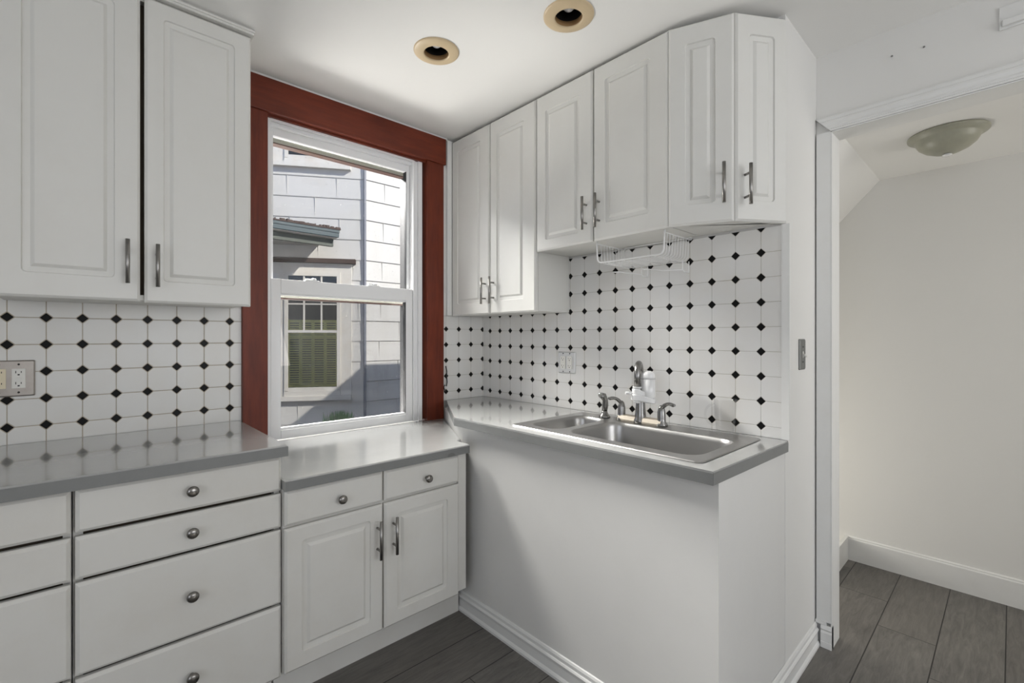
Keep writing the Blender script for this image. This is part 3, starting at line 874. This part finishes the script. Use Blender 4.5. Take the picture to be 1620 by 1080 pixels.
m.tube([(-.055, -1.19, 1.588), (-.075, -1.12, 1.600), (-.09, -1.09, 1.607), (-.11, -1.075, 1.606), (-.115, -1.088, 1.602), (-.10, -1.10, 1.601)], .0022, 8)
m.tube([(-.055, -1.385, 1.588), (-.075, -1.30, 1.592), (-.10, -1.25, 1.601), (-.12, -1.232, 1.602), (-.12, -1.245, 1.598)], .0022, 8)
m.build('lower_hooks', 'wire_white', wb)

# ================================================================== OUTLETS, SWITCH
def receptacle(parent, P, U_, N_, mat):
    """P = centre, U_ = horizontal axis, N_ = outward"""
    P, U_, N_ = Vector(P), Vector(U_), Vector(N_)
    M = Matrix((( U_.x, 0, N_.x, P.x), (U_.y, 0, N_.y, P.y), (0, 1, 0, P.z), (0, 0, 0, 1)))
    r = MB().box(-.0165, .0165, -.0335, .0335, .0, .0035, M=M, bev=.001).box(-.006, .006, -.004, .004, .003, .005, M=M).build('receptacle', mat, parent)
    for sg in (-1, 1):
        zc = sg * .019; s = MB()
        s.box(-.0078, -.0058, zc - .001, zc + .007, .0033, .0038, M=M)
        s.box(.0052, .0072, zc - .000, zc + .006, .0033, .0038, M=M)
        s.box(-.0025, .0025, zc - .0085, zc - .004, .0033, .0038, M=M)
        s.build('socket', 'slot_black', r)
def plate(parent, P, U_, N_, w, h, t, mat, screws):
    P, U_, N_ = Vector(P), Vector(U_), Vector(N_)
    M = Matrix((( U_.x, 0, N_.x, P.x), (U_.y, 0, N_.y, P.y), (0, 1, 0, P.z), (0, 0, 0, 1)))
    MB().loops([[M @ Vector((a, b, d)) for a, b in rrect(-w / 2 + i, w / 2 - i, -h / 2 + i, h / 2 - i, .004)] for i, d in ((0, 0), (0, t * .5), (.004, t))]).build('cover_plate', mat, parent)
    for a, b in screws:
        MB().lathe([(.0032, 0), (.0032, .001), (.0001, .0016)], M @ Vector((a, b, t)), N_, 12).build('screw', 'slot_black', parent)
o = thing('wall_outlet', (-2.089, 0, 1.164), 'stained steel double outlet plate on the tiles above left counter', 'outlet')
plate(o, (-2.0885, 0, 1.164), (1, 0, 0), (0, -1, 0), .125, .124, .006, 'plate_steel', [(-.023, .048), (.023, .048), (-.023, -.048), (.023, -.048)])
receptacle(o, (-2.0655, -.006, 1.164), (1, 0, 0), (0, -1, 0), 'device_white')
receptacle(o, (-2.1115, -.006, 1.164), (1, 0, 0), (0, -1, 0), 'device_aged')
o = thing('wall_outlet', (0, -.7055, 1.170), 'polished steel double outlet plate on the tiles behind the sink counter', 'outlet')
plate(o, (0, -.7055, 1.170), (0, -1, 0), (-1, 0, 0), .118, .114, .006, 'plate_bright', [(-.023, .048), (.023, .048), (-.023, -.048), (.023, -.048)])
receptacle(o, (-.006, -.6825, 1.170), (0, -1, 0), (-1, 0, 0), 'device_white')
receptacle(o, (-.006, -.7285, 1.170), (0, -1, 0), (-1, 0, 0), 'device_white')
o = thing('light_switch', (.197, -1.7555, 1.237), 'grey metal light switch plate with white toggle on narrow wall beside doorway', 'switch')
plate(o, (.197, -1.7555, 1.237), (1, 0, 0), (0, -1, 0), .072, .122, .006, 'plate_grey', [(0, .030), (0, -.030)])
MB().box(.192, .202, -1.763, -1.7615, 1.225, 1.249).tube([(.197, -1.762, 1.236), (.197, -1.776, 1.229)], .0045, 8).build('toggle', 'device_white', o)

# ================================================================== CEILING LIGHTS
for i, cc in enumerate(CANS):
    lab = ('recessed ceiling light with beige ring, the one nearer the window', 'recessed ceiling light with beige ring, the one nearer the sink cabinets, cut by top edge')[i]
    o = thing('recessed_light', (cc[0], cc[1], 2.503), lab, 'ceiling light', 'recessed ceiling lights')
    MB().lathe([(.094, 0), (.094, -.003), (.088, -.006), (.056, -.0115), (.0515, -.0105), (.0505, -.004)], (cc[0], cc[1], 2.5028), cap=False, n=40).build('trim_ring', 'can_ring', o)
    MB().lathe([(.0505, -.007), (.050, .012), (.0525, .013)], (cc[0], cc[1], 2.503), cap=False, n=40).build('lip', 'can_lip', o)
    MB().lathe([(.0525, .012), (.0555, .10), (.0555, .13), (.0001, .131)], (cc[0], cc[1], 2.503), cap=False, n=40).build('housing', 'can_black', o)
    MB().lathe([(.0001, 0), (.016, .004), (.027, .016), (.030, .030), (.026, .045), (.014, .065), (.013, .088)], (cc[0], cc[1], 2.521), n=24).build('bulb', 'bulb', o)
DX, DY = 0.86, -2.135
o = thing('dome_light', (DX, DY, 2.195), 'shallow greenish glass dome light on the hall ceiling beyond the doorway', 'ceiling light')
MB().lathe([(.0001, 0), (.131, 0), (.1345, -.004), (.1345, -.010), (.130, -.012)], (DX, DY, 2.1948), n=48).build('base_plate', 'dome_glass', o)
MB().lathe([(.1325, -.010), (.1325, -.013), (.112, -.021), (.108, -.026), (.106, -.034), (.096, -.052), (.074, -.071), (.044, -.085), (.015, -.090), (.0001, -.090)], (DX, DY, 2.195), n=48, cap=False).build('glass_bowl', 'dome_glass', o)
MB().lathe([(.010, 0), (.017, -.004), (.017, -.009), (.010, -.012), (.0001, -.013)], (DX, DY, 2.1055), n=20).build('finial', 'plastic_white', o)

# bracket and screws on the wall above the doorway
o = MB()
M = Matrix.Identity(4)
o.box(.4035, .4085, -2.62, -2.297, 2.358, 2.437, bev=.002).box(.392, .4035, -2.62, -2.304, 2.366, 2.386, bev=.003)
tag(o.build('wall_bracket', 'trim_paint'), 'white painted metal bracket above the doorway at the top right', 'bracket')
for y, z, lab in ((-2.009, 2.401, 'small nail head above doorway, the one nearer the corner'), (-2.103, 2.394, 'small nail head above doorway, the one nearer the white bracket')):
    o = MB().lathe([(.0035, 0), (.0035, .003), (.0015, .006), (.0015, .008)], (.4088, y, z), (-1, 0, -.3), 10).build('nail', 'plate_grey')
    tag(o, lab, 'nail')
# loose cable end on the tiles right of the red casing
o = MB().tube([(-.296, -.004, 1.132), (-.293, -.010, 1.10), (-.294, -.010, 1.07), (-.292, -.012, 1.035), (-.298, -.014, 1.012), (-.309, -.010, 1.018), (-.312, -.006, 1.004), (-.306, -.007, .988), (-.296, -.004, .980)], .0032, 8).build('cable', 'rubber_black')
tag(o, 'short black cable end hanging on the tiles right of the red window casing', 'cable')

# ================================================================== OUTSIDE
struct(MB().box(-12, 12, 0.17, 14, -.42, -.40).build('ground', 'soil'))
struct(MB().loops([[Vector((x, y, z)) for x, z in [(1.72, 2.57), (2.49, 3.18), (9, 3.18), (9, 2.57)]] for y in (-5.2, .28)]).build('roof_outside', 'roof_shingle'))
HO = Vector((.916, 3.65, 0)); aa = math.radians(31.5)
HD = Vector((-math.cos(aa), math.sin(aa), 0)); HN = Vector((-math.sin(aa), -math.cos(aa), 0))
def hp(u, z, out=0): return HO + HD * u + HN * out + Vector((0, 0, z))
def hbox(mb, u0, u1, z0, z1, o0, o1):
    ls = [[hp(u0, z0, o), hp(u1, z0, o), hp(u1, z1, o), hp(u0, z1, o)] for o in (o0, o1)]
    return mb.loops(ls)
nh = thing('neighbour_house', (.916, 3.65, -.4), 'neighbouring house with pale shingle siding seen through the window', 'house')
E_ = .2735
hb = MB()
hb.prism([(.916, 3.67), (7.5, 3.67), (7.5, 10), (-5, 10), (HO + HD * 6 - HN * .02).to_2d()[:]] , -.4, 6.5)
z = 3.444
while z > -.4: z -= E_
rows = []
while z < 6.2:
    z1 = z + E_
    for seg in (((.916, 3.65), (7.5, 3.65), (0, -1)), ((.916, 3.65), tuple((HO + HD * 6).to_2d()), (HN.x, HN.y))):
        a, b, n = Vector((*seg[0], 0)), Vector((*seg[1], 0)), Vector((*seg[2], 0))
        hb.loops([[a + Vector((0, 0, z)) + n * .012, a + Vector((0, 0, z)) - n * .01, a + Vector((0, 0, z1)) - n * .01, a + Vector((0, 0, z1)) + n * .002],
                  [b + Vector((0, 0, z)) + n * .012, b + Vector((0, 0, z)) - n * .01, b + Vector((0, 0, z1)) - n * .01, b + Vector((0, 0, z1)) + n * .002]])
    rows.append(z); z = z1
jm = gm = hb
for k, z in enumerate(rows):
    kk = round((3.444 - z) / E_)
    base = {0: .176, 1: .356, 2: .632, 3: .323, 4: .590}.get(kk, (kk * .277) % .62)
    u = base - .62; hb.mi = 1
    while u < 5:
        u += .62
        if u > .05: hbox(jm, u - .0025, u + .0025, z + .004, z + E_ - .004, .006, .0125)
    x = .916 + (.0 + (kk * .29) % .6)
    while x < 6:
        if x > .99: jm.box(x - .002, x + .002, 3.638, 3.645, z + .004, z + E_ - .004)
        x += .60
    hb.mi = 2
    hbox(gm, .03, 5.5, z - .006, z + .003, .0, .010)
    gm.box(.93, 7.4, 3.641, 3.65, z - .006, z + .003)
hb.build('shingle_wall', ('siding', 'ext_joint', 'siding_joint'), nh)
MB().box(.893, .921, 3.612, 3.634, -.4, 6.3).build('corner_pipe', 'ext_wire', nh)

def neighbour_window(gu0, gu1, gz0, gz1, cu0, cu1, cz0, cz1):
    w_ = MB()
    hbox(w_, cu0, gu0 - .044, cz0, cz1, 0, .03); hbox(w_, gu1 + .044, cu1, cz0, cz1, 0, .03)
    hbox(w_, gu0 - .044, gu1 + .044, gz1 + .05, cz1, 0, .03)
    hbox(w_, gu0 - .044, gu0, gz0 - .04, gz1 + .05, 0, .045); hbox(w_, gu1, gu1 + .044, gz0 - .04, gz1 + .05, 0, .045)
    hbox(w_, gu0, gu1, gz1, gz1 + .05, 0, .045); hbox(w_, gu0, gu1, gz0 - .045, gz0, 0, .045)
    hbox(w_, cu0, cu1, cz0 - .06, cz0, 0, .075)
    hbox(w_, gu0 - .044, gu1 + .044, cz0, gz0 - .045, 0, .05)
    return w_
w_ = neighbour_window(.352, .959, .645, 2.115, .167, 1.145, .532, 2.285)
hbox(w_, .352, .959, 1.365, 1.400, .01, .042)
for u in (.546, .763): hbox(w_, u - .010, u + .010, 1.40, 2.115, .012, .035)
for z in (1.744, 2.0): hbox(w_, .352, .959, z - .009, z + .009, .012, .035)
nw = w_.build('window', 'ext_trim', nh)
hbox(MB(), .112, 1.40, 2.287, 2.345, 0, .085).build('window_cap', 'ext_brown', nw)
hbox(MB(), .352, .959, .645, 2.115, .022, .024).build('pane', 'neighbour_glass', nw)
hbox(MB(), .352, .959, .645, 2.115, .0125, .014).build('dark_room', 'ext_dark', nw)
sh = MB()
for k in range(4):
    u0 = .352 + k * .152; u1 = u0 + .150
    for a, b in ((u0, u0 + .018), (u1 - .018, u1)): hbox(sh, a, b, .650, 1.535, .015, .0195)
    for a, b in ((.650, .685), (1.30, 1.335), (1.51, 1.535)): hbox(sh, u0 + .018, u1 - .018, a, b, .015, .0195)
    zz = .690
    while zz < 1.505:
        if not (1.285 < zz < 1.34):
            hbox(sh, u0 + .018, u1 - .018, zz, zz + .019, .016, .019)
        zz += .031
sh.build('shutters', 'shutter_olive', nw)
w_ = neighbour_window(.344, .957, 3.695, 4.9, .176, 1.145, 3.60, 5.05)
nw = w_.build('window', 'ext_trim', nh)
hbox(MB(), .344, .957, 3.695, 4.9, .022, .024).build('pane', 'neighbour_glass', nw)
hbox(MB(), .344, .957, 3.695, 4.9, .0125, .014).build('dark_room', 'ext_dark', nw)
# eave with teal gutter board
ev = MB()
ev.box(-3.2, .418, 3.30, 3.325, 2.528, 2.612, bev=.006); ev.box(-3.2, .424, 3.292, 3.30, 2.585, 2.618)
EV = ev.build('eave', 'ext_teal', nh)
MB().box(-3.2, .405, 3.3255, 4.6, 2.520, 2.535).build('soffit', 'ext_trim', EV)
MB().box(-3.2, .389, 3.40, 3.45, 2.43, 2.519).build('frieze', 'ext_green', EV)
rf = MB(); rf.loops([[Vector((x, y, z)) for y, z in [(3.285, 2.620), (3.285, 2.634), (4.7, 2.80), (4.7, 2.60)]] for x in (-3.2, .436)])
rr = random.Random(3)
for k in range(70):
    x = rr.uniform(-1.2, .42); rf.box(x, x + rr.uniform(.01, .06), 3.28 + rr.uniform(0, .05), 3.34, 2.632, 2.640 + rr.uniform(0, .02))
rf.build('roof', 'ext_brown', EV)

# grass tuft by the neighbour's wall
gt = MB(); rr = random.Random(5)
for k in range(1500):
    x = rr.gauss(.30, .12); y = rr.gauss(3.0, .09)
    hgt = .83 * max(.2, 1 - ((x - .30) / .34) ** 2) + rr.uniform(-.05, .05)
    lean = Vector((rr.uniform(-.05, .05), rr.uniform(-.05, .05), 0))
    b = Vector((x, y, -.40)); r = .006
    a = rr.uniform(0, PI); dv = Vector((math.cos(a), math.sin(a), 0)) * r
    v = [gt.bm.verts.new(b - dv), gt.bm.verts.new(b + dv), gt.bm.verts.new(b + lean + dv * .6 + Vector((0, 0, hgt * .8))), gt.bm.verts.new(b + lean * 1.5 + Vector((0, 0, hgt)))]
    gt.bm.faces.new(v)
o = gt.build('grass', 'grass'); o['kind'] = 'stuff'; tag(o, 'tuft of green grass at the foot of the neighbouring house', 'grass')
